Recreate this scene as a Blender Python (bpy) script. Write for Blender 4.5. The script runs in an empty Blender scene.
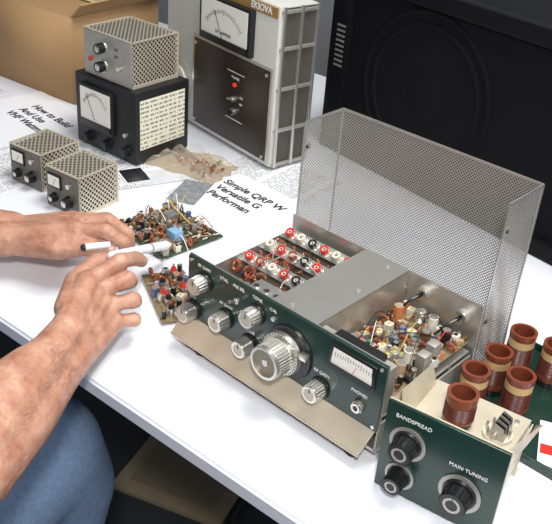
import bpy, bmesh, math, random
from mathutils import Vector, Matrix, Euler, noise
TZ=0.75
V=Vector
# ---------------------------------------------------------------- materials
MATS={}
def mat(name,col,rough=.5,metal=0.,var=0.,vscale=60.,bump=0.,bscale=300.,emit=0.,trans=0.,coat=0.,spec=.5):
    if name in MATS: return MATS[name]
    m=bpy.data.materials.new(name); m.use_nodes=True
    nt=m.node_tree; b=nt.nodes["Principled BSDF"]
    b.inputs["Base Color"].default_value=(*col,1); b.inputs["Roughness"].default_value=rough
    b.inputs["Metallic"].default_value=metal; b.inputs["Specular IOR Level"].default_value=spec
    if coat: b.inputs["Coat Weight"].default_value=coat; b.inputs["Coat Roughness"].default_value=.15
    if trans: b.inputs["Transmission Weight"].default_value=trans
    if emit:
        b.inputs["Emission Color"].default_value=(*col,1); b.inputs["Emission Strength"].default_value=emit
    tc=nt.nodes.new("ShaderNodeTexCoord")
    if var:
        n=nt.nodes.new("ShaderNodeTexNoise"); n.inputs["Scale"].default_value=vscale; n.inputs["Detail"].default_value=5
        nt.links.new(tc.outputs["Object"],n.inputs["Vector"])
        r=nt.nodes.new("ShaderNodeMix"); r.data_type='RGBA'
        r.inputs[6].default_value=(*[max(0,c*(1-var)) for c in col],1)
        r.inputs[7].default_value=(*[min(1,c*(1+var)) for c in col],1)
        nt.links.new(n.outputs["Fac"],r.inputs[0]); nt.links.new(r.outputs[2],b.inputs["Base Color"])
    if bump:
        n=nt.nodes.new("ShaderNodeTexNoise"); n.inputs["Scale"].default_value=bscale; n.inputs["Detail"].default_value=3
        nt.links.new(tc.outputs["Object"],n.inputs["Vector"])
        bp=nt.nodes.new("ShaderNodeBump"); bp.inputs["Strength"].default_value=bump; bp.inputs["Distance"].default_value=.002
        nt.links.new(n.outputs["Fac"],bp.inputs["Height"]); nt.links.new(bp.outputs["Normal"],b.inputs["Normal"])
    MATS[name]=m; return m
def perf(name,col,pitch,r,rough=.35,metal=.9,stag=True):
    m=bpy.data.materials.new(name); m.use_nodes=True; nt=m.node_tree; N=nt.nodes; L=nt.links
    b=N["Principled BSDF"]; b.inputs["Base Color"].default_value=(*col,1); b.inputs["Roughness"].default_value=rough; b.inputs["Metallic"].default_value=metal
    uv=N.new("ShaderNodeUVMap"); uv.uv_map="UVMap"
    def dist(off):
        a=N.new("ShaderNodeVectorMath"); a.operation='MULTIPLY_ADD'
        a.inputs[1].default_value=(1/pitch,)*3; a.inputs[2].default_value=(off,off,0); L.new(uv.outputs[0],a.inputs[0])
        f=N.new("ShaderNodeVectorMath"); f.operation='FRACTION'; L.new(a.outputs[0],f.inputs[0])
        f2=N.new("ShaderNodeVectorMath"); f2.operation='MULTIPLY'; L.new(f.outputs[0],f2.inputs[0]); f2.inputs[1].default_value=(1,1,0)
        s=N.new("ShaderNodeVectorMath"); s.operation='DISTANCE'; L.new(f2.outputs[0],s.inputs[0]); s.inputs[1].default_value=(.5,.5,0)
        return s.outputs["Value"]
    d=dist(0.)
    if stag:
        mn=N.new("ShaderNodeMath"); mn.operation='MINIMUM'; L.new(d,mn.inputs[0]); L.new(dist(.5),mn.inputs[1]); d=mn.outputs[0]
    lt=N.new("ShaderNodeMath"); lt.operation='LESS_THAN'; L.new(d,lt.inputs[0]); lt.inputs[1].default_value=r
    tr=N.new("ShaderNodeBsdfTransparent"); mx=N.new("ShaderNodeMixShader")
    L.new(lt.outputs[0],mx.inputs[0]); L.new(b.outputs[0],mx.inputs[1]); L.new(tr.outputs[0],mx.inputs[2])
    L.new(mx.outputs[0],N["Material Output"].inputs[0]); MATS[name]=m; return m
def textlines(name,line=.0045,col=(.86,.87,.9),ink=(.12,.12,.14),cols=0.09):
    """printed page: rows of small grey word-like dashes in columns (UV in metres)"""
    m=bpy.data.materials.new(name); m.use_nodes=True; nt=m.node_tree; N=nt.nodes; L=nt.links
    b=N["Principled BSDF"]; b.inputs["Roughness"].default_value=.6
    uv=N.new("ShaderNodeUVMap"); uv.uv_map="UVMap"; sp=N.new("ShaderNodeSeparateXYZ"); L.new(uv.outputs[0],sp.inputs[0])
    def M(op,a,bv=None,c=None):
        n=N.new("ShaderNodeMath"); n.operation=op
        for i,x in enumerate((a,bv,c)):
            if x is None: continue
            if isinstance(x,(int,float)): n.inputs[i].default_value=x
            else: L.new(x,n.inputs[i])
        return n.outputs[0]
    y=M('DIVIDE',sp.outputs[1],line); row=M('FLOOR',y); fy=M('FRACT',y)
    inrow=M('MULTIPLY',M('GREATER_THAN',fy,.3),M('LESS_THAN',fy,.75))
    x=M('DIVIDE',sp.outputs[0],cols); fx=M('FRACT',x); incol=M('MULTIPLY',M('GREATER_THAN',fx,.06),M('LESS_THAN',fx,.94))
    cb=N.new("ShaderNodeCombineXYZ"); L.new(M('MULTIPLY',sp.outputs[0],260.),cb.inputs[0]); L.new(M('MULTIPLY',row,7.3),cb.inputs[1])
    nz=N.new("ShaderNodeTexNoise"); nz.inputs["Scale"].default_value=1.; nz.inputs["Detail"].default_value=2; L.new(cb.outputs[0],nz.inputs["Vector"])
    wd=M('GREATER_THAN',nz.outputs["Fac"],.46)
    f=M('MULTIPLY',M('MULTIPLY',inrow,incol),M('MULTIPLY',wd,.75))
    mx=N.new("ShaderNodeMix"); mx.data_type='RGBA'; mx.inputs[6].default_value=(*col,1); mx.inputs[7].default_value=(*ink,1)
    L.new(f,mx.inputs[0]); L.new(mx.outputs[2],b.inputs["Base Color"]); MATS[name]=m; return m
ALU=mat("aluminium",(.62,.605,.56),.34,.85,.08,40,.08,500)
ALUD=mat("dull_aluminium",(.46,.445,.40),.5,.7,.12,50)
CREAM=mat("chromate_plate",(.66,.59,.45),.42,.45,.1,40)
GREEN=mat("green_enamel",(.008,.033,.023),.30,0,.12,90,.06,600,coat=.25)
BLACK=mat("black_wrinkle",(.010,.010,.011),.45,0,.1,80,.25,900)
SPKB=mat("speaker_black",(.005,.005,.006),.55,0,.1,80,.1,900,spec=.15)
BLKP=mat("black_plastic",(.012,.012,.013),.3)
RUB=mat("black_rubber",(.02,.02,.02),.6)
SILV=mat("silver_knob",(.7,.68,.62),.3,.9)
BEIGE=mat("beige_cap",(.50,.45,.35),.45)
WHITE=mat("white_print",(.85,.85,.82),.5)
CARD=mat("meter_card",(.88,.86,.78),.5)
INK=mat("ink",(.02,.02,.025),.6)
RED=mat("red_paint",(.6,.03,.02),.35)
LED=mat("red_lens",(.8,.04,.03),.2,emit=.4)
PAPER=mat("paper_white",(.88,.89,.92),.6)
PAGE=textlines("printed_page"); CHART=textlines("chart_print",.008,(.78,.75,.60),(.08,.08,.08),.022)
PCB=mat("phenolic_board",(.22,.16,.08),.5,0,.3,80); PCBG=mat("green_board",(.045,.075,.04),.4,0,.3,80)
CORE=mat("ferrite_red",(.25,.06,.035),.4); COPPER=mat("copper_wire",(.5,.2,.08),.3,.7,.3,400)
COIL=mat("coil_form",(.19,.045,.022),.28,0,.25,60,coat=.4); COILD=mat("coil_winding",(.1,.022,.012),.35,0,.4,500)
BAND=mat("coil_label",(.55,.36,.16),.5,0,.2,80)
ORG=mat("orange_part",(.50,.18,.06),.4); BLUE=mat("blue_part",(.06,.12,.3),.35); YEL=mat("yellow_part",(.55,.42,.12),.4)
TAN=mat("tan_part",(.38,.27,.15),.45); BRN=mat("brown_part",(.13,.06,.03),.4); GRNP=mat("green_part",(.05,.17,.11),.35); CER=mat("ceramic",(.66,.62,.52),.4)
WPL=mat("white_plastic",(.87,.88,.90),.3)
PERF=perf("perforated_sheet",(.49,.475,.44),.0044,.22,.42,.65)
PERFS=perf("perforated_case",(.66,.60,.48),.0088,.25,.4,.6)
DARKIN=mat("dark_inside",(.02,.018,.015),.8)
# ---------------------------------------------------------------- builder
class B:
    def __init__(s,name,loc=(0,0,0),rot=0.):
        s.name=name; s.loc=loc; s.rot=rot; s.bm=bmesh.new(); s.uvl=s.bm.loops.layers.uv.new("UVMap"); s.mats=[]
    def mi(s,m):
        if m not in s.mats: s.mats.append(m)
        return s.mats.index(m)
    def _fin(s,geom_verts,m,M=None,smooth=True):
        vs=list(geom_verts)
        if M is not None: bmesh.ops.transform(s.bm,matrix=M,verts=vs)
        i=s.mi(m); fs=set()
        for v in vs: fs.update(v.link_faces)
        for f in fs: f.material_index=i; f.smooth=smooth
        return fs
    def box(s,c,d,m,M=None,bev=0.,rz=0.,R=None):
        r=bmesh.ops.create_cube(s.bm,size=1.); vs=r["verts"]
        T=Matrix.Translation(V(c))@(R.to_4x4() if R else Matrix.Rotation(rz,4,'Z'))@Matrix.Diagonal((*d,1))
        if M is not None: T=M@T
        if bev:
            bmesh.ops.transform(s.bm,matrix=T,verts=vs)
            es=set()
            for v in vs: es.update(v.link_edges)
            i=s.mi(m)
            for v in vs:
                for f in v.link_faces: f.material_index=i; f.smooth=True
            rr=bmesh.ops.bevel(s.bm,geom=list(es),offset=bev,segments=2,affect='EDGES',profile=.6,material=i)
            for f in rr["faces"]: f.smooth=True
        else: s._fin(vs,m,T)
    def cyl(s,p0,p1,r0,m,r1=None,seg=20):
        p0=V(p0);p1=V(p1); d=p1-p0; L=d.length
        if L<1e-7: return
        r=bmesh.ops.create_cone(s.bm,cap_ends=True,segments=seg,radius1=r0,radius2=r0 if r1 is None else r1,depth=L)
        T=Matrix.Translation((p0+p1)/2)@d.to_track_quat('Z','Y').to_matrix().to_4x4()
        s._fin(r["verts"],m,T)
    def ring(s,p0,p1,ro,ri,m,seg=28):
        p0=V(p0);p1=V(p1); d=(p1-p0); q=d.to_track_quat('Z','Y').to_matrix(); i=s.mi(m); R=[]
        for (p,r) in ((p0,ro),(p1,ro),(p1,ri),(p0,ri)):
            R.append([s.bm.verts.new(p+q@V((r*math.cos(2*math.pi*k/seg),r*math.sin(2*math.pi*k/seg),0))) for k in range(seg)])
        for a in range(4):
            A=R[a];Bq=R[(a+1)%4]
            for k in range(seg):
                f=s.bm.faces.new((A[k],A[(k+1)%seg],Bq[(k+1)%seg],Bq[k])); f.material_index=i; f.smooth=True
    def sph(s,c,r,m,sc=(1,1,1),R=None,seg=16):
        g=bmesh.ops.create_uvsphere(s.bm,u_segments=seg,v_segments=max(6,seg//2),radius=r)
        T=Matrix.Translation(V(c))@(R.to_4x4() if R else Matrix())@Matrix.Diagonal((*sc,1))
        s._fin(g["verts"],m,T)
    def tor(s,c,ax,Rr,r,m,seg=20,sg=8,sq=1.):
        q=V(ax).to_track_quat('Z','Y').to_matrix(); i=s.mi(m); rings=[]
        for a in range(seg):
            t=2*math.pi*a/seg; row=[]
            for b in range(sg):
                u=2*math.pi*b/sg; rr=Rr+r*math.cos(u)
                row.append(s.bm.verts.new(V(c)+q@V((rr*math.cos(t),rr*math.sin(t),r*math.sin(u)*sq))))
            rings.append(row)
        for a in range(seg):
            for b in range(sg):
                f=s.bm.faces.new((rings[a][b],rings[(a+1)%seg][b],rings[(a+1)%seg][(b+1)%sg],rings[a][(b+1)%sg])); f.material_index=i; f.smooth=True
    def tube(s,pts,r,m,seg=8,sub=6):
        P=[V(p) for p in pts]; pts=[]
        for k in range(len(P)-1):
            a=P[max(k-1,0)];b=P[k];c=P[k+1];d=P[min(k+2,len(P)-1)]
            for j in range(sub):
                t=j/sub; pts.append(.5*((2*b)+(c-a)*t+(2*a-5*b+4*c-d)*t*t+(-a+3*b-3*c+d)*t**3))
        pts.append(P[-1]); i=s.mi(m); prev=None; rows=[]
        for k,p in enumerate(pts):
            t=(pts[min(k+1,len(pts)-1)]-pts[max(k-1,0)])
            if t.length<1e-9: continue
            t.normalize()
            if prev is None: n=t.orthogonal().normalized()
            else: n=(prev-t*prev.dot(t)); n=n.normalized() if n.length>1e-6 else t.orthogonal().normalized()
            prev=n; b=t.cross(n)
            rows.append([s.bm.verts.new(p+r*(n*math.cos(2*math.pi*j/seg)+b*math.sin(2*math.pi*j/seg))) for j in range(seg)])
        for k in range(len(rows)-1):
            for j in range(seg):
                f=s.bm.faces.new((rows[k][j],rows[k][(j+1)%seg],rows[k+1][(j+1)%seg],rows[k+1][j])); f.material_index=i; f.smooth=True
        for rw,rv in ((rows[0],True),(rows[-1],False)):
            f=s.bm.faces.new(rw[::-1] if rv else rw); f.material_index=i
    def poly(s,pts,m,th=0.):
        P=[V(p) for p in pts]; i=s.mi(m)
        e1=(P[1]-P[0]).normalized(); nn=(P[1]-P[0]).cross(P[2]-P[0]).normalized(); e2=nn.cross(e1)
        def mk(Q):
            vs=[s.bm.verts.new(q) for q in Q]; f=s.bm.faces.new(vs); f.material_index=i
            for l in f.loops:
                w=l.vert.co-P[0]; l[s.uvl].uv=(w.dot(e1),w.dot(e2))
            return vs
        a=mk(P)
        if th:
            b=mk([p-nn*th for p in P]); n=len(P)
            for k in range(n):
                f=s.bm.faces.new((a[(k+1)%n],a[k],b[k],b[(k+1)%n])); f.material_index=i
    def done(s,parent=None,z0=TZ):
        bm=s.bm
        bm.normal_update()
        for e in bm.edges:
            if len(e.link_faces)==2 and e.calc_face_angle(0)>.6: e.smooth=False
        me=bpy.data.meshes.new(s.name); bm.to_mesh(me); bm.free()
        for m in s.mats: me.materials.append(m)
        o=bpy.data.objects.new(s.name,me); bpy.context.scene.collection.objects.link(o)
        o.rotation_euler=(0,0,s.rot)
        if parent: o.parent=parent; o.location=s.loc
        else: o.location=(s.loc[0],s.loc[1],s.loc[2]+z0)
        return o
def text(body,parent,loc,size,m,rot=(math.pi/2,0,0),name="lettering",ext=.0002,align='CENTER',bold=0.):
    cu=bpy.data.curves.new(name,'FONT'); cu.body=body; cu.size=size; cu.extrude=ext; cu.align_x=align; cu.align_y='CENTER'; cu.offset=bold
    cu.materials.append(m); o=bpy.data.objects.new(name,cu); bpy.context.scene.collection.objects.link(o)
    o.parent=parent; o.location=loc; o.rotation_euler=rot; return o
# ---------------------------------------------------------------- small component helpers
def resistor(b,x,y,z,a,L=.008,m=TAN,r=.0013):
    dx,dy=math.cos(a)*L/2,math.sin(a)*L/2
    b.cyl((x-dx,y-dy,z+.003),(x+dx,y+dy,z+.003),r,m,seg=8)
    b.cyl((x-dx*.3,y-dy*.3,z+.003),(x-dx*.1,y-dy*.1,z+.003),r*1.06,BRN,seg=8)
    b.tube([(x-dx*1.5,y-dy*1.5,z),(x-dx*1.4,y-dy*1.4,z+.003),(x-dx,y-dy,z+.003)],.0003,SILV,5,2)
    b.tube([(x+dx*1.5,y+dy*1.5,z),(x+dx*1.4,y+dy*1.4,z+.003),(x+dx,y+dy,z+.003)],.0003,SILV,5,2)
def toroid(b,x,y,z,ax,R=.007,m=CORE,n=9):
    b.tor((x,y,z),ax,R,R*.36,m,18,8,1.2)
    q=V(ax).to_track_quat('Z','Y').to_matrix()
    for k in range(n):
        t=.4+k*4.9/n
        c=V((x,y,z))+q@V((R*math.cos(t),R*math.sin(t),0))
        b.tor(c,q@V((-math.sin(t),math.cos(t),0)),R*.44,.0005,COPPER,9,5)
def potcore(b,c,ax,R=.0085,cm=TAN):
    c=V(c); a=V(ax).normalized()
    b.cyl(c-a*.006,c+a*.003,R,CORE,seg=20); b.ring(c+a*.003,c+a*.005,R,R*.55,BRN,20)
    b.cyl(c+a*.003,c+a*.0040,R*.5,cm,seg=16); b.cyl(c+a*.004,c+a*.0050,R*.2,INK,seg=8)
    b.ring(c-a*.004,c-a*.002,R*1.06,R*.9,COPPER,20)
def jack(b,c,ax,col,R=.0070):
    c=V(c); a=V(ax).normalized()
    b.ring(c-a*.001,c+a*.0008,R*1.15,R*.5,SILV,22); b.cyl(c-a*.008,c+a*.004,R*.82,col,seg=20)
    b.ring(c+a*.0040,c+a*.0058,R*.82,R*.48,col,20); b.cyl(c+a*.004,c+a*.0046,R*.46,CER,seg=14); b.cyl(c+a*.0045,c+a*.0052,R*.20,INK,seg=8)
def comp(b,x,y,z,rnd):
    k=rnd.random(); a=rnd.choice([0,math.pi/2,rnd.random()*3.1])
    if k<.3: resistor(b,x,y,z,a,m=rnd.choice([TAN,BRN,TAN,CER]))
    elif k<.42:
        r=rnd.uniform(.003,.0045); h=rnd.uniform(.008,.014); m=rnd.choice([BLUE,BLKP,SILV,ORG,BLKP]); b.cyl((x,y,z),(x,y,z+h),r,m,seg=14); b.cyl((x,y,z+h),(x,y,z+h+.0004),r*.8,SILV,seg=14)
    elif k<.57:
        b.sph((x,y,z+.005),.0038,rnd.choice([ORG,TAN,BRN,BRN,CER]),(1,.4,1),Matrix.Rotation(a,3,'Z'),10)
    elif k<.68:
        b.cyl((x,y,z+.002),(x,y,z+.007),.004,SILV,seg=12); b.cyl((x,y,z+.002),(x,y,z+.003),.0048,SILV,seg=12)
    elif k<.8: b.box((x,y,z+.005),(.009,.009,.010),rnd.choice([ALU,ALUD,CER]),rz=a,bev=.0006); b.cyl((x,y,z+.01),(x,y,z+.0108),.0025,rnd.choice([ORG,BLKP,YEL]),seg=10)
    elif k<.9: b.box((x,y,z+.0035),(.010,.005,.006),rnd.choice([BLKP,BRN,GRNP,TAN,BLKP]),rz=a,bev=.0005)
    else: toroid(b,x,y,z+.006,(math.cos(a),math.sin(a),.3),.005,rnd.choice([CORE,BLKP,BRN]))
def populate(b,x0,x1,y0,y1,z,n,seed):
    rnd=random.Random(seed); pts=[]; tries=0
    while len(pts)<n and tries<n*30:
        tries+=1; x=rnd.uniform(x0,x1); y=rnd.uniform(y0,y1)
        if all((x-p[0])**2+(y-p[1])**2>.0066**2 for p in pts): pts.append((x,y)); comp(b,x,y,z,rnd)
def knob(b,x,z,y0=0.,R=.0125,L=.017,body=SILV,skirt=BLKP,cap=BEIGE,flutes=18):
    b.cyl((x,y0,z),(x,y0-.003,z),R*1.15,skirt,R*1.08,seg=32)
    b.cyl((x,y0-.003,z),(x,y0-L,z),R*.92,body,R*.86,seg=32)
    for k in range(flutes):
        t=2*math.pi*k/flutes
        b.cyl((x+R*.9*math.cos(t),y0-.004,z+R*.9*math.sin(t)),(x+R*.85*math.cos(t),y0-L+.001,z+R*.85*math.sin(t)),R*.075,body,seg=6)
    b.ring((x,y0-L,z),(x,y0-L-.0008,z),R*.84,R*.62,body)
    b.cyl((x,y0-L,z),(x,y0-L-.0004,z),R*.62,cap,seg=28)
    b.box((x,y0-L-.0007,z+R*.45),(R*.08,.0006,R*.55),INK)
# ---------------------------------------------------------------- room
TR=math.radians(3.2)
FLOORM=mat("floor_vinyl",(.035,.04,.05),.5,0,.3,6)
b=B("floor",(0,0,-.75)); b.box((-.6,.6,-.02),(5.4,4.6,.04),FLOORM); b.done()
WALL=mat("wall_paint",(.30,.31,.32),.8,0,.05,5)
b=B("wall_back",(-.6,2.35,-.75)); b.box((0,.05,1.3),(5.4,.1,2.6),WALL); b.done()
b=B("wall_left",(-3.3,.6,-.75)); b.box((-.05,0,1.3),(.1,3.5,2.6),WALL); b.done()
TABM=mat("table_laminate",(.83,.85,.91),.36,0,.015,8)
b=B("workbench_table",(-.6,.472,0),TR)
b.box((-.35,.55,-.0125),(3.0,1.10,.025),TABM,bev=.004)
b.box((-.35,.0,-.012),(2.99,.006,.016),mat("table_edge_band",(.62,.65,.72),.4))
b.box((-.35,.55,-.05),(2.8,.95,.05),mat("table_frame",(.06,.07,.09),.5))
for x in (-1.75,1.05):
    for y in (.07,1.03):
        b.cyl((x,y,-.75),(x,y,-.025),.022,MATS["table_frame"],seg=16)
b.box((-.35,1.03,-.45),(2.8,.02,.04),MATS["table_frame"])
b.done()
# ---------------------------------------------------------------- radio
RX,RY=-.4985,.60
b=B("radio_receiver",(RX,RY,0))
x0,x1=-.1465,.1455
b.box(((x0+x1)/2,.0,.0875),(x1-x0,.0035,.085),GREEN,bev=.0008)
b.box(((x0+x1)/2,.0025,.0875),(x1-x0+.002,.0015,.087),ALU)
b.poly([(x0-.010,-.020,.020),(x1-.006,-.020,.020),(x1-.002,.001,.047),(x0-.006,.001,.047)],CREAM,.0015)
b.box(((x0+x1)/2-.008,-.0185,.0185),(x1-x0+.004,.004,.0015),CREAM)
b.box((0,.092,.016),(x1-x0,.180,.004),ALU)
b.box((x0+.001,.092,.038),(.002,.180,.046),ALU); b.box((x1-.001,.092,.034),(.002,.180,.038),ALUD)
b.box((0,.092,.058),(x1-x0-.006,.176,.002),ALUD)
b.box((0,.186,.068),(x1-x0,.002,.105),ALU)
for fx in (-.12,.12):
    for fy in (.0,.165): b.cyl((fx,fy,0),(fx,fy,.015),.009,RUB,seg=16)
# centre channel
b.box((.010,.096,.1215),(.066,.176,.002),ALU); b.box((-.022,.096,.09),(.002,.176,.062),ALU); b.box((.042,.096,.09),(.002,.176,.062),ALU)
for p in ((0.0,.02),(.02,.17),(.03,.10)): b.cyl((p[0],p[1],.1225),(p[0],p[1],.1238),.0028,ALUD,seg=10)
# left bay: aluminium strips carrying round sockets, coils between them
b.box((-.083,.096,.0605),(.118,.172,.0015),PCB)
b.box((-.143,.096,.080),(.0012,.165,.04),ALU)
rnd=random.Random(3)
populate(b,-.138,-.028,.012,.178,.062,150,4)
for (yy,zz,cols) in ((.168,.104,(RED,CER,BLKP,RED,CER,RED)),(.130,.101,(CER,RED,CORE,BLKP,RED,CER)),(.092,.098,(RED,CORE,CER,RED,BLKP,CORE))):
    b.poly([(-.142,yy-.009,zz-.006),(-.024,yy-.009,zz-.006),(-.024,yy+.007,zz+.002),(-.142,yy+.007,zz+.002)],ALU,.0012)
    b.box((-.083,yy+.007,zz-.018),(.118,.0012,.040),ALUD)
    for k,cm in enumerate(cols): jack(b,(-.133+k*.0198,yy-.001,zz-.0015),(0,-.45,.9),cm)
for i in range(6):
    for yy in (.111,.149,.068):
        x=-.131+i*.0202+rnd.uniform(-.003,.003)
        toroid(b,x,yy+rnd.uniform(-.002,.002),.086+rnd.uniform(0,.008),(rnd.uniform(-1,1),rnd.uniform(-1,1),rnd.uniform(.0,.7)),rnd.uniform(.0058,.0074),rnd.choice([CORE,BRN,BLKP,CORE]),11)
b.box((-.052,.034,.084),(.048,.034,.048),ALU,bev=.001)
for k in range(3): b.cyl((-.068+k*.016,.034,.108),(-.068+k*.016,.034,.1095),.0038,INK,seg=14); b.ring((-.068+k*.016,.034,.108),(-.068+k*.016,.034,.110),.0052,.0038,SILV,16)
b.box((-.112,.030,.076),(.046,.030,.030),ALUD,bev=.001)
for k in range(2): potcore(b,(-.123+k*.020,.030,.097),(.3,-.6,1),.008)
for k in range(6):
    a=(rnd.uniform(-.135,-.03),rnd.uniform(.03,.17),.085); c=(rnd.uniform(-.135,-.03),rnd.uniform(.03,.17),.085)
    b.tube([a,((a[0]+c[0])/2,(a[1]+c[1])/2,.116),c],.0006,rnd.choice([RED,BLKP,CER,BRN]),5,6)
# right bay
b.box((.094,.10,.072),(.094,.155,.0016),PCB)
populate(b,.05,.139,.03,.176,.073,170,9)
for p,m in (((.058,.15),ORG),((.082,.16),SILV),((.11,.13),BRN),((.10,.16),CER),((.125,.15),BLKP),((.125,.06),TAN),((.06,.06),BRN),((.078,.10),SILV),((.118,.085),CER)):
    b.cyl((p[0],p[1],.073),(p[0],p[1],.094),.0062,m,seg=18); b.cyl((p[0],p[1],.094),(p[0],p[1],.0945),.005,SILV,seg=18)
b.box((.094,.015,.088),(.096,.018,.060),ALUD); b.box((.098,.013,.112),(.062,.022,.026),BLKP,bev=.002)
for p in ((.134,.09),(.130,.115)): b.box((p[0],p[1],.085),(.012,.014,.022),ALUD,bev=.001)
for k in range(9):
    a=(rnd.uniform(.05,.14),rnd.uniform(.03,.17),.08); c=(rnd.uniform(.05,.14),rnd.uniform(.03,.17),.08)
    b.tube([a,((a[0]+c[0])/2,(a[1]+c[1])/2,.104),c],.0006,rnd.choice([RED,BLKP,CER,YEL,BLKP,BRN]),5,6)
for xx,zz in ((.070,.105),(.125,.100)):
    b.cyl((xx,.185,zz),(xx,.176,zz),.009,ALUD,seg=24); b.ring((xx,.177,zz),(xx,.173,zz),.0085,.006,SILV); b.cyl((xx,.176,zz),(xx,.168,zz),.0025,BLKP,seg=12)
    b.tube([(xx,.168,zz),(xx-.005,.155,zz-.005),(xx-.015,.15,.08)],.0015,BLKP,6)
# front knobs
for kx,kz in ((-.119,.104),(-.137,.056),(-.081,.072),(-.033,.103),(-.041,.057),(.067,.058)): knob(b,kx,kz,-.002,.0118,.018)
kx,kz=-.062,.107
b.cyl((kx,-.002,kz),(kx,-.006,kz),.004,SILV,seg=6); b.cyl((kx,-.006,kz),(kx,-.016,kz+.004),.0015,SILV,.0022,seg=10)
b.cyl((-.005,-.002,.112),(-.005,-.006,.112),.003,SILV,seg=10)
# main tuning dial
tx,tz=.014,.078
b.cyl((tx+.006,-.002,tz+.003),(tx+.006,-.005,tz+.003),.033,BLKP,.032,seg=48)
b.cyl((tx,-.005,tz),(tx,-.011,tz),.0265,SILV,.0255,seg=48); b.ring((tx,-.011,tz),(tx,-.0115,tz),.0255,.0215,ALU,40)
b.cyl((tx,-.011,tz),(tx,-.033,tz),.0205,SILV,.0198,seg=40)
for k in range(36):
    t=2*math.pi*k/36; b.cyl((tx+.0203*math.cos(t),-.014,tz+.0203*math.sin(t)),(tx+.0197*math.cos(t),-.032,tz+.0197*math.sin(t)),.0010,SILV,seg=6)
    b.box((tx+.0237*math.cos(t),-.0118,tz+.0237*math.sin(t)),(.0022,.0004,.0005),INK,R=Matrix.Rotation(-t,3,'Y'))
b.ring((tx,-.033,tz),(tx,-.0375,tz),.0198,.0165,SILV,40); b.cyl((tx,-.033,tz),(tx,-.0345,tz),.0165,mat("knob_recess",(.26,.23,.17),.45,.3),seg=36)
b.cyl((tx,-.0345,tz),(tx,-.0355,tz),.004,SILV,seg=16)
b.box((tx+.031,-.007,tz+.012),(.010,.008,.008),SILV,bev=.001)
# meter window
b.box((.106,-.003,.1105),(.060,.004,.030),BLKP,bev=.001); b.poly([(.079,-.0055,.100),(.133,-.0055,.100),(.131,-.0055,.122),(.081,-.0055,.122)],CARD,.0003)
for k in range(15): b.box((.084+k*.0034,-.0058,.1145+ .002*math.sin(k/14*math.pi)),(.0004,.0003,.004 if k%5 else .006),INK)
b.box((.110,-.0059,.107),(.0005,.0003,.013),RED,R=Matrix.Rotation(.4,3,'Y'))
b.box((.106,-.0062,.100),(.056,.002,.004),BLKP)
# phone jack
b.cyl((.120,-.002,.066),(.120,-.006,.066),.0075,ALUD,seg=6); b.ring((.120,-.006,.066),(.120,-.009,.066),.0058,.0032,SILV); b.cyl((.120,-.006,.066),(.120,-.0065,.066),.0032,INK,seg=12)
for c in ((x0+.005,.125),(x1-.005,.125),(x0+.005,.05),(x1-.005,.05)): b.cyl((c[0],-.0015,c[1]),(c[0],-.003,c[1]),.0022,SILV,seg=10)
radio=b.done()
for t,xx,zz in (("RF GAIN",-.119,.1235),("PRE SEL",-.062,.1235),("XTAL",-.086,.1235),("BFO",-.137,.0745),("AF GAIN",-.081,.0905),("TONE",-.033,.1235),("MODE",-.041,.0750),("CAL",-.008,.1205),("RF GAIN",.067,.0780),("PHONES",.118,.0815)):
    text(t,radio,(xx,-.0022,zz),.0056,WHITE)
# lid standing behind
b=B("perforated_cover",(-.498,.785,0)); w=.1455
zt=.25
b.poly([(-w,.082,0),(w,.082,0),(w,.082,zt),(-w,.082,zt)],PERF)
b.poly([(-w,.006,0),(-w,.082,0),(-w,.082,zt),(-w,.006,zt)],PERF); b.poly([(w,.082,0),(w,.006,0),(w,.006,zt),(w,.082,zt)],PERF)
for a,c in (((-w,.082,zt),(w,.082,zt)),((-w,.006,zt),(-w,.082,zt)),((w,.006,zt),(w,.082,zt)),((-w,.006,0),(-w,.006,zt)),((w,.006,0),(w,.006,zt)),((-w,.082,0),(-w,.082,zt)),((w,.082,0),(w,.082,zt))):
    A=V(a);C=V(c); d=C-A; mid=(A+C)/2; dim=[.0014,.0014,.0014]
    ax=max(range(3),key=lambda k:abs(d[k])); dim[ax]=abs(d[ax])
    if ax==2: dim[1]=.003
    if ax==1: dim[2]=.003
    if ax==0: dim[2]=.003
    b.box(mid,dim,ALU)
for zz in (.095,.215):
    for sx in (-w,w): b.box((sx,.012,zz),(.002,.014,.010),ALU); b.cyl((sx-.002,.012,zz),(sx+.002,.012,zz),.0022,INK,seg=10)
b.done()
# ---------------------------------------------------------------- separate tuning unit (panel on an open bent-metal bracket)
b=B("vfo_tuning_unit",(-.334,.580,0),math.radians(9)); w=.126; h=w/2
b.box((h,0,.058),(w,.003,.112),GREEN,bev=.0008); b.box((h,.003,.058),(w,.002,.112),CREAM)
b.box((h,.055,.076),(w-.020,.100,.002),CREAM)
for x in (.016,w-.016): b.box((x,.103,.038),(.012,.0018,.076),CREAM); b.box((x,.109,.001),(.012,.014,.002),CREAM)
for x,s in ((.006,-1),(w-.006,1)):
    b.poly([(x,.004,.077),(x+s*.004,.100,.077),(x+s*.010,.096,.084),(x+s*.003,.004,.114)],CREAM,.0014)
    b.poly([(x,.004,.010),(x,.095,.072),(x,.100,.077),(x,.004,.077)],CREAM,.0014)
b.poly([(.012,.020,.078),(.012,.098,.078),(.004,.100,.098),(.004,.022,.112)],CREAM,.0013)
for c in ((.02,.02),(.105,.02),(.105,.092)): b.cyl((*c,.077),(*c,.079),.003,SILV,seg=10)
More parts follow.
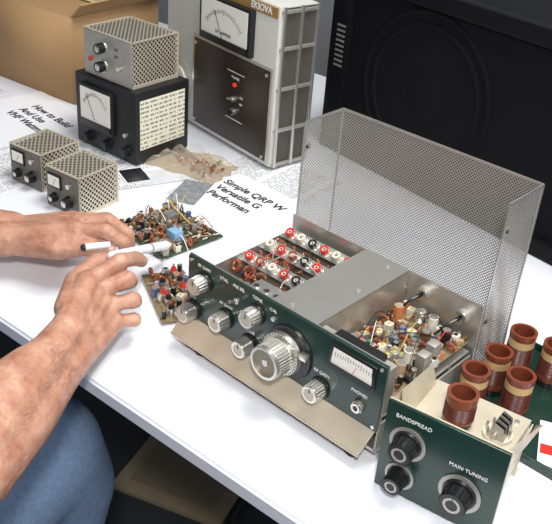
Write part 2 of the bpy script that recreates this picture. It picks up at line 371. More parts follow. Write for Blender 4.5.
for x,z,R in ((.028,.072,.0160),(.026,.028,.0130),(.089,.043,.0180)):
    b.cyl((x,-.002,z),(x,-.0035,z),R*1.22,ALUD,seg=36)
    knob(b,x,z,-.0035,R*.86,.018,BLKP,BLKP,BLKP,16); b.ring((x,-.0215,z),(x,-.0225,z),R*.5,R*.35,ALUD)
    b.cyl((x,.003,z),(x,.03,z),R*.7,ALUD,seg=20)
def coilform(b,x,y,z,R=.017,h=.055,label=True):
    b.cyl((x,y,z),(x,y,z+.010),R*.88,BLKP,seg=28)
    b.ring((x,y,z+.008),(x,y,z+h-.003),R*.93,R*.78,COIL,32); b.ring((x,y,z+h-.006),(x,y,z+h),R,R*.76,COIL,32); b.ring((x,y,z+h*.2),(x,y,z+h*.25),R,R*.8,COIL,32)
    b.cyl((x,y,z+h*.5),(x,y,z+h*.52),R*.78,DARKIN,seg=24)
    for k in range(9): b.tor((x,y,z+h*.30+k*h*.045),(0,0,1),R*.94,.0009,COILD,24,5)
    if label: b.ring((x,y,z+h*.68),(x,y,z+h*.84),R*.965,R*.9,BAND,28)
coilform(b,.055,.054,.077,.0162,.038,False)
b.cyl((.096,.060,.077),(.096,.060,.081),.015,CER,seg=24)
for k in range(8):
    t=k*math.pi/4; b.cyl((.096+.012*math.cos(t),.060+.012*math.sin(t),.081),(.096+.012*math.cos(t),.060+.012*math.sin(t),.090),.0014,SILV,seg=6)
for k in range(7): b.poly([(.088,.048+k*.004,.082),(.106,.048+k*.004,.082),(.104,.048+k*.004,.096),(.094,.048+k*.004,.100)],BLKP if k%2 else ALUD,.0006)
b.cyl((.096,.043,.088),(.096,.080,.088),.0025,SILV,seg=8)
unit=b.done()
text("BANDSPREAD",unit,(.030,-.0022,.1005),.0062,WHITE); text("MAIN TUNING",unit,(.092,-.0022,.0735),.0060,WHITE)
# tray with coils
b=B("green_metal_tray",(-.250,.825,0),0)
b.box((0,0,.002),(.20,.20,.003),GREEN)
for c,d in (((0,-.10,.006),(.20,.003,.012)),((0,.10,.006),(.20,.003,.012)),((-.10,0,.006),(.003,.20,.012)),((.10,0,.006),(.003,.20,.012))): b.box(c,d,GREEN,bev=.0006)
b.done()
for i,(x,y) in enumerate(((-.330,.755),(-.330,.806),(-.330,.866),(-.288,.872),(-.289,.785))):
    b=B("plug_in_coil",(x,y,.004)); coilform(b,0,0,0,.0168,.057); b.done()
b=B("instruction_card",(-.215,.775,.0036),math.radians(25)); b.box((0,0,.002),(.06,.075,.003),PAPER,bev=.0005); b.box((0,-.012,.0038),(.056,.016,.0006),RED); b.done()
# ---------------------------------------------------------------- small wattmeter boxes
def perfbox(b,w,d,h,z0=0.,t=.002):
    b.poly([(0,0,z0+h),(w,0,z0+h),(w,d,z0+h),(0,d,z0+h)],PERFS); b.poly([(w,0,z0),(w,d,z0),(w,d,z0+h),(w,0,z0+h)],PERFS)
    b.poly([(0,d,z0),(0,0,z0),(0,0,z0+h),(0,d,z0+h)],PERFS); b.poly([(w,d,z0),(0,d,z0),(0,d,z0+h),(w,d,z0+h)],PERFS)
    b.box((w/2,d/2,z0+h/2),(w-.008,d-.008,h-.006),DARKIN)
    b.box((w/2,-.0005,z0+h/2),(w,.002,h),ALUD,bev=.0008)
    for x in (0,w):
        b.box((x,d/2,z0+h),(.004,d,.0012),CREAM); b.box((x,d,z0+h/2),(.003,.003,h),CREAM); b.box((x,d/2,z0+.003),(.0014,d,.006),CREAM)
    b.box((w/2,0,z0+h),(w,.004,.0012),CREAM); b.box((w/2,d,z0+h),(w,.004,.0012),CREAM)
FACE=mat("dark_bronze_face",(.16,.145,.12),.45,.4,.15,60)
for i,(x,y,r,h) in enumerate(((-1.178,.690,8,.066),(-1.068,.684,7,.068))):
    b=B("small_wattmeter",(x,y,0),math.radians(r)); w,d=.074,.079
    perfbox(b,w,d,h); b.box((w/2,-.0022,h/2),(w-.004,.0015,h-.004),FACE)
    b.box((.022,-.004,.048),(.030,.003,.024),BLKP,bev=.001); b.box((.022,-.0058,.049),(.025,.0006,.017),CARD)
    b.box((.024,-.0063,.048),(.0005,.0003,.014),INK,R=Matrix.Rotation(.5,3,'Y'))
    knob(b,.052,.022,-.003,.009,.012,BLKP,BLKP,SILV,12); knob(b,.020,.020,-.003,.007,.010,BLKP,BLKP,SILV,12)
    b.cyl((.055,-.003,.050),(.055,-.008,.050),.004,SILV,seg=12)
    b.done()
# black meter box
b=B("meter_box",(-1.243,.868,0),math.radians(3)); w,d,h=.158,.128,.135
b.box((w/2,d/2,h/2+.002),(w,d,h-.004),BLACK,bev=.003)
b.box((.062,-.003,.082),(.088,.008,.080),BLKP,bev=.004); b.box((.062,-.0078,.086),(.078,.001,.060),CARD)
for k in range(21):
    t=math.radians(140-k*5); R=.050; cx,cz=.062,.058
    b.box((cx+R*math.cos(t)*.75,-.0086,cz+R*math.sin(t)),(.0006,.0004,.005 if k%5 else .008),INK,R=Matrix.Rotation(math.pi/2-t,3,'Y'))
b.box((.050,-.0088,.084),(.0008,.0004,.050),INK,R=Matrix.Rotation(-.45,3,'Y')); b.box((.062,-.009,.052),(.080,.003,.012),BLKP,bev=.001)
for kx,kz in ((.035,.022),(.085,.022),(.135,.024)): knob(b,kx,kz,-.0,.009,.012,BLKP,BLKP,BLKP,12)
b.cyl((.135,0,.055),(.135,-.006,.055),.004,SILV,seg=12)
b.poly([(w+.0006,.010,.030),(w+.0006,.117,.030),(w+.0006,.117,.120),(w+.0006,.010,.120)],CHART,.0004)
for fx in (.02,.14):
    for fy in (.02,.11): b.cyl((fx,fy,0),(fx,fy,.003),.007,RUB,seg=10)
mb=b.done()
b=B("transmatch_box",(-1.226,.880,.1355),math.radians(3)); w,d,h=.122,.105,.080
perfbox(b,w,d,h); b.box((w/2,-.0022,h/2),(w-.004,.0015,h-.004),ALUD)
knob(b,.052,.056,-.003,.010,.014,BLKP,SILV,SILV,14); knob(b,.052,.024,-.003,.010,.014,BLKP,SILV,SILV,14)
b.cyl((.020,-.003,.030),(.020,-.008,.030),.0035,RED,seg=12); b.cyl((.095,-.003,.030),(.095,-.010,.030),.004,SILV,seg=10)
o=b.done(); text("HI",o,(.085,-.0036,.060),.007,INK); text("LO",o,(.085,-.0036,.048),.007,INK)
# ---------------------------------------------------------------- bench instrument
GOLD=mat("amber_strip",(.36,.20,.05),.4,0,.1,40); PALE=mat("pale_grey_panel",(.58,.58,.53),.45,0,.04,30); DKB=mat("dark_brown_panel",(.030,.022,.018),.3)
b=B("bench_power_supply",(-.930,1.055,0),math.radians(-8)); W=.33;H=.290;D=.080
b.box((-W/2,D/2+.004,H/2+.004),(W-.004,D,H-.010),mat("side_grey",(.075,.065,.055),.5),bev=.002)
b.box((-W/2,0,H/2+.004),(W,.008,H-.006),PALE,bev=.002)
b.box((-W/2,D/2,H-.001),(W,D,.003),PALE,bev=.001)
b.box((-.125,-.0048,H-.010),(.245,.002,.017),GOLD)
b.box((-.123,-.005,.098),(.225,.003,.165),DKB,bev=.001)
b.box((-.123,-.0042,.098),(.235,.003,.175),ALU,bev=.001)
b.box((-.135,-.009,.230),(.150,.012,.082),BLKP,bev=.003); b.box((-.135,-.0155,.234),(.134,.001,.062),CARD)
for k in range(25):
    t=math.radians(145-k*4.6); cx,cz=-.135,.198
    b.box((cx+.060*math.cos(t),-.0163,cz+.052*math.sin(t)),(.0008,.0004,.006 if k%6 else .010),INK,R=Matrix.Rotation(math.pi/2-t,3,'Y'))
b.box((-.150,-.0166,.226),(.001,.0004,.050),INK,R=Matrix.Rotation(-.5,3,'Y')); b.box((-.135,-.017,.198),(.136,.003,.012),BLKP)
b.cyl((-.105,-.006,.128),(-.105,-.010,.128),.004,LED,seg=16); b.cyl((-.105,-.006,.102),(-.105,-.012,.102),.0055,SILV,seg=12); b.cyl((-.105,-.012,.102),(-.105,-.024,.106),.0024,SILV,seg=8)
b.cyl((-.105,-.006,.078),(-.105,-.014,.078),.0065,SILV,seg=14); b.cyl((-.105,-.014,.078),(-.105,-.018,.078),.0045,BLKP,seg=14)
for z in (.150,.062): b.box((-.105,-.0068,z),(.05,.0005,.0012),WHITE)
for x in (-.018,-.228):
    for z in (.022,.172): b.cyl((x,-.006,z),(x,-.009,z),.003,SILV,seg=10)
b.cyl((-.282,-.004,.085),(-.282,-.012,.085),.034,SILV,seg=36); b.cyl((-.282,-.012,.085),(-.282,-.014,.085),.028,CARD,seg=36); b.cyl((-.282,-.014,.085),(-.282,-.022,.085),.011,BLKP,seg=20)
for y in (.006,.044,D-.001): b.box((.001,y,H/2+.003),(.006,.006,H-.006),ALU,bev=.001)
for z in (.010,.075,.15,.22,H-.008): b.box((.001,D/2,z),(.005,D,.006),ALUD,bev=.001)
for x in (-.02,-W+.02):
    for y in (.02,D-.015): b.cyl((x,y,0),(x,y,.006),.010,RUB,seg=12)
ps=b.done()
text("EKIOVA",ps,(-.045,-.0062,H-.010),.016,WHITE,bold=.0004); text("DC AMPERES",ps,(-.135,-.0164,.213),.008,INK)
text("POWER",ps,(-.105,-.0068,.140),.0065,WHITE); text("ON",ps,(-.086,-.0068,.108),.0055,WHITE); text("OFF",ps,(-.086,-.0068,.096),.0055,WHITE)
# speaker
CLOTH=mat("speaker_cloth",(.0045,.0045,.0055),.85,0,.2,120,.2,1500,spec=.16)
b=B("speaker_cabinet",(-.955,1.225,0),math.radians(-8)); W=.85;H=.34;D=.36
b.box((W/2,D/2+.02,H/2),(W,D,H),SPKB,bev=.006)
b.box((W/2,.014,H/2),(W-.05,.014,H-.05),CLOTH)
for c,d in (((W/2,.008,H-.014),(W,.026,.028)),((W/2,.008,.014),(W,.026,.028)),((.022,.008,H/2),(.044,.026,H-.056)),((W-.016,.008,H/2),(.032,.026,H-.056))): b.box(c,d,SPKB,bev=.004)
cx=.225
b.tor((cx,.008,.170),(0,1,0),.136,.005,CLOTH,56,8); b.tor((cx,.009,.170),(0,1,0),.115,.006,CLOTH,56,8); b.sph((cx,.014,.170),.050,CLOTH,(1,.25,1))
for k in range(9): b.box((.028,-.0055,.165+k*.009),(.020,.002,.0035),ALUD)
b.done()
# cardboard box
CB=mat("cardboard",(.40,.24,.11),.75,0,.08,12)
b=B("cardboard_box",(-1.395,.972,0),math.radians(6)); W=.34;D=.24;H=.175;t=.004
b.box((-W/2,0,H/2),(W,t,H),CB); b.box((-W/2,D,H/2),(W,t,H),CB); b.box((0,D/2,H/2),(t,D,H),CB); b.box((-W,D/2,H/2),(t,D,H),CB); b.box((-W/2,D/2,.003),(W,D,.004),CB)
b.poly([(-W,0,H),(0,0,H),(0,D*.49,H+.004),(-W,D*.49,H+.004)],CB,.003); b.poly([(-W,D*.51,H+.006),(0,D*.51,H+.006),(0,D,H),(-W,D,H)],CB,.003)
b.poly([(0,0,H),(0,D,H),(.03,D,H+.03),(.03,0,H+.03)],CB,.003)
b.box((-W/2,D/2,H+.0068),(W,.05,.0006),mat("packing_tape",(.5,.36,.2),.25))
b.done()
b=B("coiled_cord",(-1.50,1.09,.190)); b.tube([(-.12,.02,0),(-.08,-.04,.004),(0,-.04,.006),(.05,.02,.008),(0,.06,.01),(-.06,.04,.008),(-.04,-.01,.012),(.06,-.01,.014),(.10,.03,.008)],.0046,mat("grey_cable",(.04,.04,.045),.5),8,8); b.done()
# rear meter instrument
b=B("panel_meter_instrument",(-1.50,1.31,0),math.radians(0))
b.box((.12,.08,.10),(.24,.16,.20),BLACK,bev=.004); b.box((.15,-.003,.13),(.11,.008,.085),BLKP,bev=.003); b.box((.15,-.0078,.135),(.095,.001,.06),CARD)
b.box((.14,-.0085,.13),(.001,.0005,.05),INK,R=Matrix.Rotation(-.4,3,'Y')); knob(b,.05,.13,-.001,.018,.02,BLKP,BLKP,SILV); knob(b,.05,.06,-.001,.018,.02,BLKP,BLKP,SILV)
b.done()
# ---------------------------------------------------------------- papers
def sheet(name,x,y,rot,w,h,m=PAGE,z=.0006,parts=()):
    b=B(name,(x,y,z),math.radians(rot)); b.poly([(-w/2,-h/2,0),(w/2,-h/2,0),(w/2,h/2,0),(-w/2,h/2,0)],m,.0003)
    for p in parts: b.box((p[0],p[1],.0002),(p[2],p[3],.0003),p[4])
    return b.done()
p=sheet("printed_sheet",-.85,.862,-1,.216,.279,PAPER,.0012)
for k,t in enumerate(("Simple QRP W","Versatile G","Performan")): text(t,p,(-.100+.006*k,.098-k*.025,.0005),.0225,INK,(0,0,0),align='LEFT',bold=.0004)
sheet("magazine_page",-.90,.985,6,.20,.25,PAGE,.0006)
p=sheet("printed_sheet",-1.40,.83,-4,.216,.25,PAPER,.0010)
for k,t in enumerate(("How to Build","And Use","VHF Wattmeter")): text(t,p,(-.04,.07-k*.028,.0005),.024,INK,(0,0,0),align='LEFT',bold=.0004)
sheet("magazine_page",-1.26,.72,5,.216,.279,PAGE,.0006)
sheet("magazine_page",-1.07,.92,-20,.15,.20,PAGE,.0018,parts=((.03,-.06,.05,.04,INK),(-.03,.05,.06,.03,INK)))
sheet("printed_photo",-.955,.885,25,.05,.085,mat("halftone_print",(.25,.26,.28),.5,0,.9,90),.0022)
sheet("magazine_page",-1.62,.78,10,.216,.22,PAGE,.0004,parts=((.02,.06,.10,.05,INK),))
sheet("notebook_page",-.33,1.03,10,.22,.14,PAPER,.0008)
# ---------------------------------------------------------------- bag of parts
BAG=bpy.data.materials.new("clear_plastic"); BAG.use_nodes=True; nt=BAG.node_tree; pb=nt.nodes["Principled BSDF"]; pb.inputs["Base Color"].default_value=(.70,.63,.52,1); pb.inputs["Roughness"].default_value=.12
tr=nt.nodes.new("ShaderNodeBsdfTransparent"); tr.inputs[0].default_value=(.90,.85,.76,1); mx=nt.nodes.new("ShaderNodeMixShader"); mx.inputs[0].default_value=.28
nt.links.new(tr.outputs[0],mx.inputs[1]); nt.links.new(pb.outputs[0],mx.inputs[2]); nt.links.new(mx.outputs[0],nt.nodes["Material Output"].inputs[0])
b=B("bag_of_parts",(-1.035,.957,.003),math.radians(15)); rnd=random.Random(7); n=30
for lay in (0,1):
    g=[]
    for i in range(n+1):
        row=[]
        for j in range(n+1):
            u,v=i/n*2-1,j/n*2-1
            e=max(0,1-u**4)*max(0,1-v**4)
            hh=(.020*e*(.4+noise.noise(V((u*2.2,v*2.2,1.)))+.7*abs(noise.noise(V((u*5,v*5,3.))))+.3*abs(noise.noise(V((u*10,v*9,3.)))))) if lay else 0
            row.append(b.bm.verts.new((u*.078+.006*noise.noise(V((v*3,0,0))),v*.044+.006*noise.noise(V((u*3,5,0))),max(0,hh)+(.0006 if lay else 0))))
        g.append(row)
    for i in range(n):
        for j in range(n):
            q=(g[i][j],g[i+1][j],g[i+1][j+1],g[i][j+1]); f=b.bm.faces.new(q if lay else q[::-1]); f.material_index=b.mi(BAG); f.smooth=True
for k in range(46):
    x,y=max(-.06,min(.065,rnd.gauss(.02,.022))),max(-.03,min(.03,rnd.gauss(0,.013))); a=rnd.random()*3; dx,dy=.004*math.cos(a),.004*math.sin(a)
    b.cyl((x-dx,y-dy,.004),(x+dx,y+dy,.005+rnd.random()*.004),.0024,rnd.choice([BRN,CORE,ORG,TAN,BRN]),seg=8)
b.done()
# ---------------------------------------------------------------- loose boards
b=B("circuit_board",(-.872,.765,.004),math.radians(-4)); b.box((0,0,.001),(.125,.115,.0016),PCBG)
populate(b,-.058,.058,-.052,.052,.002,165,21); rnd=random.Random(5)
for k in range(12):
    a=(rnd.uniform(-.05,.05),rnd.uniform(-.05,.05),.003); c=(a[0]+rnd.uniform(-.04,.04),a[1]+rnd.uniform(-.04,.04),.003)
    b.tube([a,((a[0]+c[0])/2,(a[1]+c[1])/2,.025),c],.0007,rnd.choice([BLKP,WPL,BLKP,YEL,COPPER]),5,6)
b.box((.03,-.01,.010),(.020,.016,.018),mat("light_blue_part",(.25,.45,.65),.3),bev=.001); b.box((-.02,.02,.010),(.020,.018,.016),ALU,bev=.001)
for c in ((-.058,-.052),(.058,-.052),(.058,.052),(-.058,.052)): b.cyl((*c,-.004),(*c,.001),.003,SILV,seg=8)
b.done()
b=B("circuit_board",(-.732,.652,.004),math.radians(-27)); b.box((0,0,.001),(.120,.060,.0016),PCB)
populate(b,-.054,.054,-.026,.026,.002,60,33)
for i,(x,y) in enumerate(((-.045,.012),(-.02,-.01),(.0,.013),(.022,-.012),(.045,.01),(.045,-.014),(.010,-.016),(-.018,.014),(.028,.016))):
    b.cyl((x,y,.002),(x,y,.013),.0055,SILV,seg=16); b.cyl((x,y,.013),(x,y,.018),.0048,RED if i%2==0 else BLKP,.003,seg=16); b.cyl((x,y,.018),(x,y,.023),.0012,RED,seg=8)
for c in ((-.05,-.022),(.05,-.022),(.05,.022),(-.05,.022)): b.cyl((*c,-.004),(*c,.001),.003,SILV,seg=8)
b.done()
# ---------------------------------------------------------------- under the table
b=B("tan_floor_board",(-1.02,.96,-.75),math.radians(20)); b.box((0,0,.008),(.26,.22,.016),mat("tan_board",(.30,.24,.15),.6,0,.1,20),bev=.003); b.box((0,0,.018),(.20,.16,.004),mat("tan_board_pad",(.22,.18,.12),.7),bev=.001); b.done()
b=B("black_cable",(-.86,.92,-.742)); b.tube([(-.02,.30,0),(-.02,.10,0),(.02,-.0,0),(.14,-.02,0),(.3,.1,0)],.007,RUB,8,8); b.done()
# ---------------------------------------------------------------- person
SK=bpy.data.materials.new("skin"); SK.use_nodes=True; nt=SK.node_tree; pb=nt.nodes["Principled BSDF"]
pb.inputs["Roughness"].default_value=.46; pb.inputs["Subsurface Weight"].default_value=.12; pb.inputs["Subsurface Radius"].default_value=(.008,.003,.0015); pb.inputs["Subsurface Scale"].default_value=1.
tc=nt.nodes.new("ShaderNodeTexCoord"); n1=nt.nodes.new("ShaderNodeTexNoise"); n1.inputs["Scale"].default_value=38; n1.inputs["Detail"].default_value=7; n1.inputs["Roughness"].default_value=.65; nt.links.new(tc.outputs["Object"],n1.inputs["Vector"])
cr=nt.nodes.new("ShaderNodeValToRGB"); cr.color_ramp.elements[0].position=.33; cr.color_ramp.elements[0].color=(.37,.155,.095,1); cr.color_ramp.elements[1].position=.66; cr.color_ramp.elements[1].color=(.58,.33,.23,1)
nt.links.new(n1.outputs["Fac"],cr.inputs[0]); nt.links.new(cr.outputs[0],pb.inputs["Base Color"])
n2=nt.nodes.new("ShaderNodeTexNoise"); n2.inputs["Scale"].default_value=190; n2.inputs["Detail"].default_value=4; nt.links.new(tc.outputs["Object"],n2.inputs["Vector"])
bp=nt.nodes.new("ShaderNodeBump"); bp.inputs["Strength"].default_value=.5; bp.inputs["Distance"].default_value=.0018; nt.links.new(n2.outputs["Fac"],bp.inputs["Height"]); nt.links.new(bp.outputs[0],pb.inputs["Normal"])
NAIL=mat("fingernail",(.74,.48,.40),.25)
person=bpy.data.objects.new("man_working",None); bpy.context.scene.collection.objects.link(person); person.location=(0,0,TZ)
def blobs(name,chains,m,voxel,it=8,off=(0,0,0)):
    bm=bmesh.new(); off=V(off)
    def ball(c,r):
        g=bmesh.ops.create_icosphere(bm,subdivisions=2 if r<.03 else 3,radius=r); bmesh.ops.translate(bm,vec=c+off,verts=g["verts"])
    for ch in chains:
        P=[(V(p[:3]),p[3]) for p in ch]
        for (a,ra),(c,rc) in zip(P[:-1],P[1:]):
            L=(c-a).length; n=max(1,int(L/(min(ra,rc)*.22)))
            for k in range(n+1): t=k/n; ball(a.lerp(c,t),ra+(rc-ra)*t)
    me=bpy.data.meshes.new(name); bm.to_mesh(me); bm.free(); me.materials.append(m)
    o=bpy.data.objects.new(name,me); bpy.context.scene.collection.objects.link(o); o.parent=person
    md=o.modifiers.new("r",'REMESH'); md.mode='VOXEL'; md.voxel_size=voxel; md.use_smooth_shade=True
    sm=o.modifiers.new("s",'SMOOTH'); sm.factor=.5; sm.iterations=it
    return o
def grid(w0,w1,k0,k1,rw,rk,n=5):
    out=[]
    for i in range(n):
        t=i/(n-1); a=V(w0).lerp(V(w1),t); c=V(k0).lerp(V(k1),t); out.append([(*a,rw),(*a.lerp(c,.5),(rw+rk)/2*1.02),(*c,rk)])
    return out
def finger(P,r): # MCP,PIP,DIP,TIP
    return [(*P[0],r*1.14),(*V(P[0]).lerp(V(P[1]),.55),r*.96),(*P[1],r*1.08),(*V(P[1]).lerp(V(P[2]),.5),r*.92),(*P[2],r*.96),(*P[3],r*.82)]
nb=B("fingernails")
def nail(P,r,off=(0,0,0)):
    a,d,t=V(P[1]),V(P[2]),V(P[3]); ax=(t-d).normalized(); do=(d-(a+t)/2); do=do-ax*do.dot(ax)
    if do.length<1e-5: do=V((0,0,1))-ax*ax.z
    do.normalize(); sd=ax.cross(do); R=Matrix((ax,sd,do)).transposed()
    nb.sph(t+V(off)+do*r*.54+ax*r*.10,r*.66,NAIL,(1.05,.80,.42),R,12)
RO=(-.004,.003,.006)
RF=dict(i=[(-.714,.5035,.090),(-.709,.546,.102),(-.719,.578,.089),(-.727,.594,.075)],
 m=[(-.705,.513,.076),(-.697,.548,.081),(-.713,.565,.064),(-.727,.555,.054)],
 r=[(-.696,.518,.057),(-.685,.547,.058),(-.701,.562,.041),(-.716,.551,.035)],
 p=[(-.687,.517,.038),(-.677,.541,.036),(-.691,.553,.021),(-.704,.542,.019)])
RT=[(-.690,.458,.082),(-.733,.498,.082),(-.747,.540,.086),(-.740,.574,.080)]
ch=grid((-.664,.437,.080),(-.650,.442,.048),RF['i'][0],RF['p'][0],.0185,.0138)
for k,r in (('i',.0102),('m',.0104),('r',.0098),('p',.0086)): ch.append(finger(RF[k],r)); nail(RF[k],r,RO)
ch.append([(*RT[0],.0175),(*RT[1],.0135),(*RT[2],.0118),(*RT[3],.0098)]); ch.append([(-.672,.445,.070,.018),(-.70,.475,.078,.0175),(*RT[1],.013)]); ch.append([(-.71,.485,.072,.016),(*RF['i'][0],.0125)]); nail(RT,.012,RO)
ch.append([(-.664,.437,.073,.0225),(-.645,.402,.073,.0245),(-.620,.340,.068,.036),(-.590,.27,.060,.046),(-.56,.20,.055,.048),(-.575,.12,.14,.049),(-.60,.04,.24,.058)])
ch.append([(-.650,.440,.053,.0215),(-.632,.402,.053,.0245),(-.602,.335,.048,.034),(-.575,.265,.047,.042),(-.555,.20,.048,.044)])
blobs("right_arm",ch,SK,.0019,4,RO)
LF=dict(i=[(-.836,.575,.076),(-.802,.598,.081),(-.786,.615,.065),(-.786,.617,.047)],
 m=[(-.857,.592,.074),(-.826,.622,.078),(-.808,.638,.060),(-.803,.638,.040)],
 r=[(-.878,.606,.065),(-.852,.638,.065),(-.834,.654,.047),(-.826,.653,.029)],
 p=[(-.897,.614,.053),(-.880,.644,.049),(-.866,.658,.035),(-.857,.657,.021)])
LT=[(-.882,.535,.050),(-.838,.546,.057),(-.812,.573,.062),(-.799,.598,.056)]
LO=(-.013,.008,.004)
ch=grid((-.908,.513,.052),(-.935,.537,.048),LF['i'][0],LF['p'][0],.0190,.0142)
for k,r in (('i',.0103),('m',.0105),('r',.0100),('p',.0086)): ch.append(finger(LF[k],r)); nail(LF[k],r,LO)
ch.append([(*LT[0],.0190),(*LT[1],.0150),(*LT[2],.0124),(*LT[3],.0100)]); ch.append([(-.90,.523,.05,.020),(*LT[0],.020),(-.845,.560,.066,.0150),(-.825,.578,.072,.011)]); nail(LT,.012,LO)
ch.append([(-.910,.515,.052,.025),(-.945,.480,.052,.0275),(-1.0,.42,.05,.038),(-1.05,.37,.045,.045),(-1.10,.325,.042,.048),(-1.05,.24,.13,.050),(-.99,.10,.24,.058)])
ch.append([(-.935,.540,.050,.024),(-.972,.508,.050,.0275),(-1.03,.45,.047,.036),(-1.08,.395,.045,.041),(-1.11,.335,.045,.044)])
blobs("left_arm",ch,SK,.0019,4,LO)
o=nb.done(parent=person)
hb=B("arm_hair"); HAIRM=mat("arm_hair_brown",(.22,.12,.07),.6); rnd=random.Random(11)
def hairs(p0,p1,r0,r1,n,up):
    p0=V(p0);p1=V(p1); ax=(p1-p0).normalized(); u=V(up)-ax*V(up).dot(ax); u.normalize(); s=ax.cross(u)
    for k in range(n):
        t=rnd.random(); a=rnd.uniform(-1.3,1.3); r=r0+(r1-r0)*t; nrm=u*math.cos(a)+s*math.sin(a); c=p0.lerp(p1,t)+nrm*(r-.001)
        e=c+nrm*.0035-ax*rnd.uniform(.004,.009)+s*rnd.uniform(-.004,.004)
        hb.cyl(c,e,.00022,HAIRM,.00008,seg=3)
hairs((-.644,.405,.072),(-.594,.273,.062),.0275,.046,420,(.5,-.2,1)); hairs((-.970,.502,.055),(-1.05,.40,.051),.030,.044,240,(.5,-.3,1))
hb.done(parent=person)
JE=mat("denim",(.15,.22,.34),.85,0,.35,160,.5,500)
blobs("jeans",[[(-.74,.0,-.24,.11),(-.755,.25,-.215,.097),(-.77,.45,-.180,.088),(-.77,.475,-.25,.080),(-.77,.43,-.45,.064),(-.77,.40,-.66,.056)],
 [(-.88,.0,-.24,.11),(-.92,.25,-.225,.095),(-.95,.42,-.205,.083),(-.95,.44,-.26,.075),(-.95,.43,-.45,.062),(-.95,.40,-.66,.055)],[(-.74,0,-.22,.12),(-.88,0,-.22,.12)]],JE,.006,5)
SH=mat("grey_shirt",(.16,.2,.26),.85,0,.1,50,.3,300)
blobs("shirt",[[(-.76,.0,-.15,.13),(-.75,.0,.10,.135),(-.72,.02,.22,.10),(-.60,.04,.25,.066),(-.578,.115,.145,.063)],[(-.86,.0,-.15,.13),(-.87,.0,.10,.135),(-.88,.03,.22,.10),(-.99,.09,.25,.066),(-1.055,.21,.155,.063)],[(-.72,.02,.2,.1),(-.88,.03,.2,.1)],[(-.81,.02,.2,.11),(-.81,.04,.29,.07)]],SH,.006,6)
blobs("head",[[(-.81,.04,.27,.058),(-.81,.07,.36,.055)],[(-.81,.065,.45,.088),(-.81,.10,.44,.082)],[(-.81,.11,.40,.062),(-.81,.135,.365,.042)],[(-.81,.175,.435,.012),(-.81,.188,.408,.014)],[(-.895,.08,.42,.014),(-.897,.075,.445,.016)],[(-.725,.08,.42,.014),(-.723,.075,.445,.016)]],SK,.004,4)
HR=mat("grey_hair",(.22,.18,.15),.8,0,.4,200,.6,400)
blobs("hair",[[(-.81,.045,.475,.094),(-.81,.03,.43,.088),(-.81,.10,.50,.075)]],HR,.005,3)
eb=B("eyes"); EY=mat("eye_white",(.8,.8,.78),.2)
for x in (-.842,-.778): eb.sph((x,.168,.435),.012,EY); eb.sph((x,.1765,.434),.0055,INK)
eb.box((-.81,.176,.378),(.042,.010,.006),mat("lips",(.45,.15,.12),.5),bev=.002); eb.done(parent=person)
sb=B("shoes")
for x in (-.77,-.95): sb.box((x,.45,-.715),(.095,.27,.07),BLKP,bev=.022)
sb.done(parent=person)
b=B("work_stool",(-.81,.0,-.75)); b.cyl((0,0,.33),(0,0,.39),.19,BLKP,seg=36); b.cyl((0,0,.05),(0,0,.33),.025,SILV)
for k in range(5):
    t=k*math.tau/5; b.cyl((0,0,.08),(.25*math.cos(t),.25*math.sin(t),.05),.016,BLKP,seg=10); b.sph((.25*math.cos(t),.25*math.sin(t),.025),.025,BLKP)
b.done()
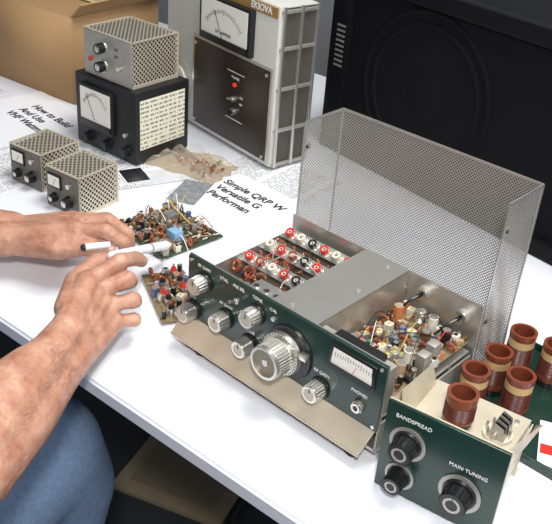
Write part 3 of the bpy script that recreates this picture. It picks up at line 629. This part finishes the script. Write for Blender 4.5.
# probe pen held in the right hand, small driver in the left
b=B("white_probe_pen",(0,0,0)); A=V((-.737,.556,.102)); C=V((-.810,.722,.026)); d=(C-A)
b.cyl(A,A+d*.84,.0060,WPL,.0066,seg=20); b.cyl(A+d*.84,A+d*.93,.0064,WPL,.0024,seg=20); b.cyl(A+d*.93,C,.001,SILV,.0006,seg=8); b.sph(A,.0060,WPL); b.ring(A+d*.55,A+d*.57,.0068,.005,ALUD)
b.done()
b=B("small_screwdriver",(0,0,0)); b.cyl((-.815,.570,.074),(-.806,.604,.070),.0044,WPL,seg=14); b.cyl((-.806,.604,.070),(-.800,.675,.030),.0012,SILV,.0008,seg=8); b.sph((-.815,.570,.074),.0046,RUB); b.done()
b=B("test_lead",(-.90,.80,.006)); b.tube([(-.03,.03,0),(-.01,.0,.03),(.02,-.02,.035),(.05,-.01,.012)],.0012,YEL,6,8); b.cyl((.05,-.01,.012),(.075,-.002,.008),.0016,SILV,seg=8); b.done()
# ---------------------------------------------------------------- lights
def area(name,loc,tgt,size,pw,col=(1,1,1)):
    l=bpy.data.lights.new(name,'AREA'); l.shape='RECTANGLE'; l.size=size[0]; l.size_y=size[1]; l.energy=pw; l.color=col
    o=bpy.data.objects.new(name,l); bpy.context.scene.collection.objects.link(o); o.location=loc; o.rotation_euler=(V(tgt)-V(loc)).to_track_quat('-Z','Y').to_euler(); return o
area("ceiling_light",(-.3,1.0,2.75),(-.7,.8,.75),(1.1,.6),40,(1,.98,.95))
area("window_light",(1.5,.1,2.1),(-.6,.8,.8),(.7,.7),19,(.94,.97,1))
area("camera_flash_light",(.12,-.12,1.75),(-.7,.7,.75),(.10,.10),12,(1,.98,.95))  # no desk lamp: small light added just above the camera as its flash
w=bpy.data.worlds.new("world"); bpy.context.scene.world=w; w.use_nodes=True; w.node_tree.nodes["Background"].inputs[0].default_value=(.80,.88,1,1); w.node_tree.nodes["Background"].inputs[1].default_value=.28
# ---------------------------------------------------------------- camera
F=V((-.5566,.654,-.512)).normalized(); R0=V((.7615,.648,0)).normalized(); U0=R0.cross(F)
c,s=.9965,.0837
Rt=R0*c+U0*s; Up=-R0*s+U0*c
cam=bpy.data.cameras.new("camera"); co=bpy.data.objects.new("camera",cam); bpy.context.scene.collection.objects.link(co)
M=Matrix((Rt,Up,-F)).transposed().to_4x4(); M.translation=V((0,0,TZ+.65)); co.matrix_world=M
cam.sensor_width=36; cam.lens=860/552*36; cam.clip_start=.01
bpy.context.scene.camera=co
bpy.context.scene.view_settings.view_transform='Standard'
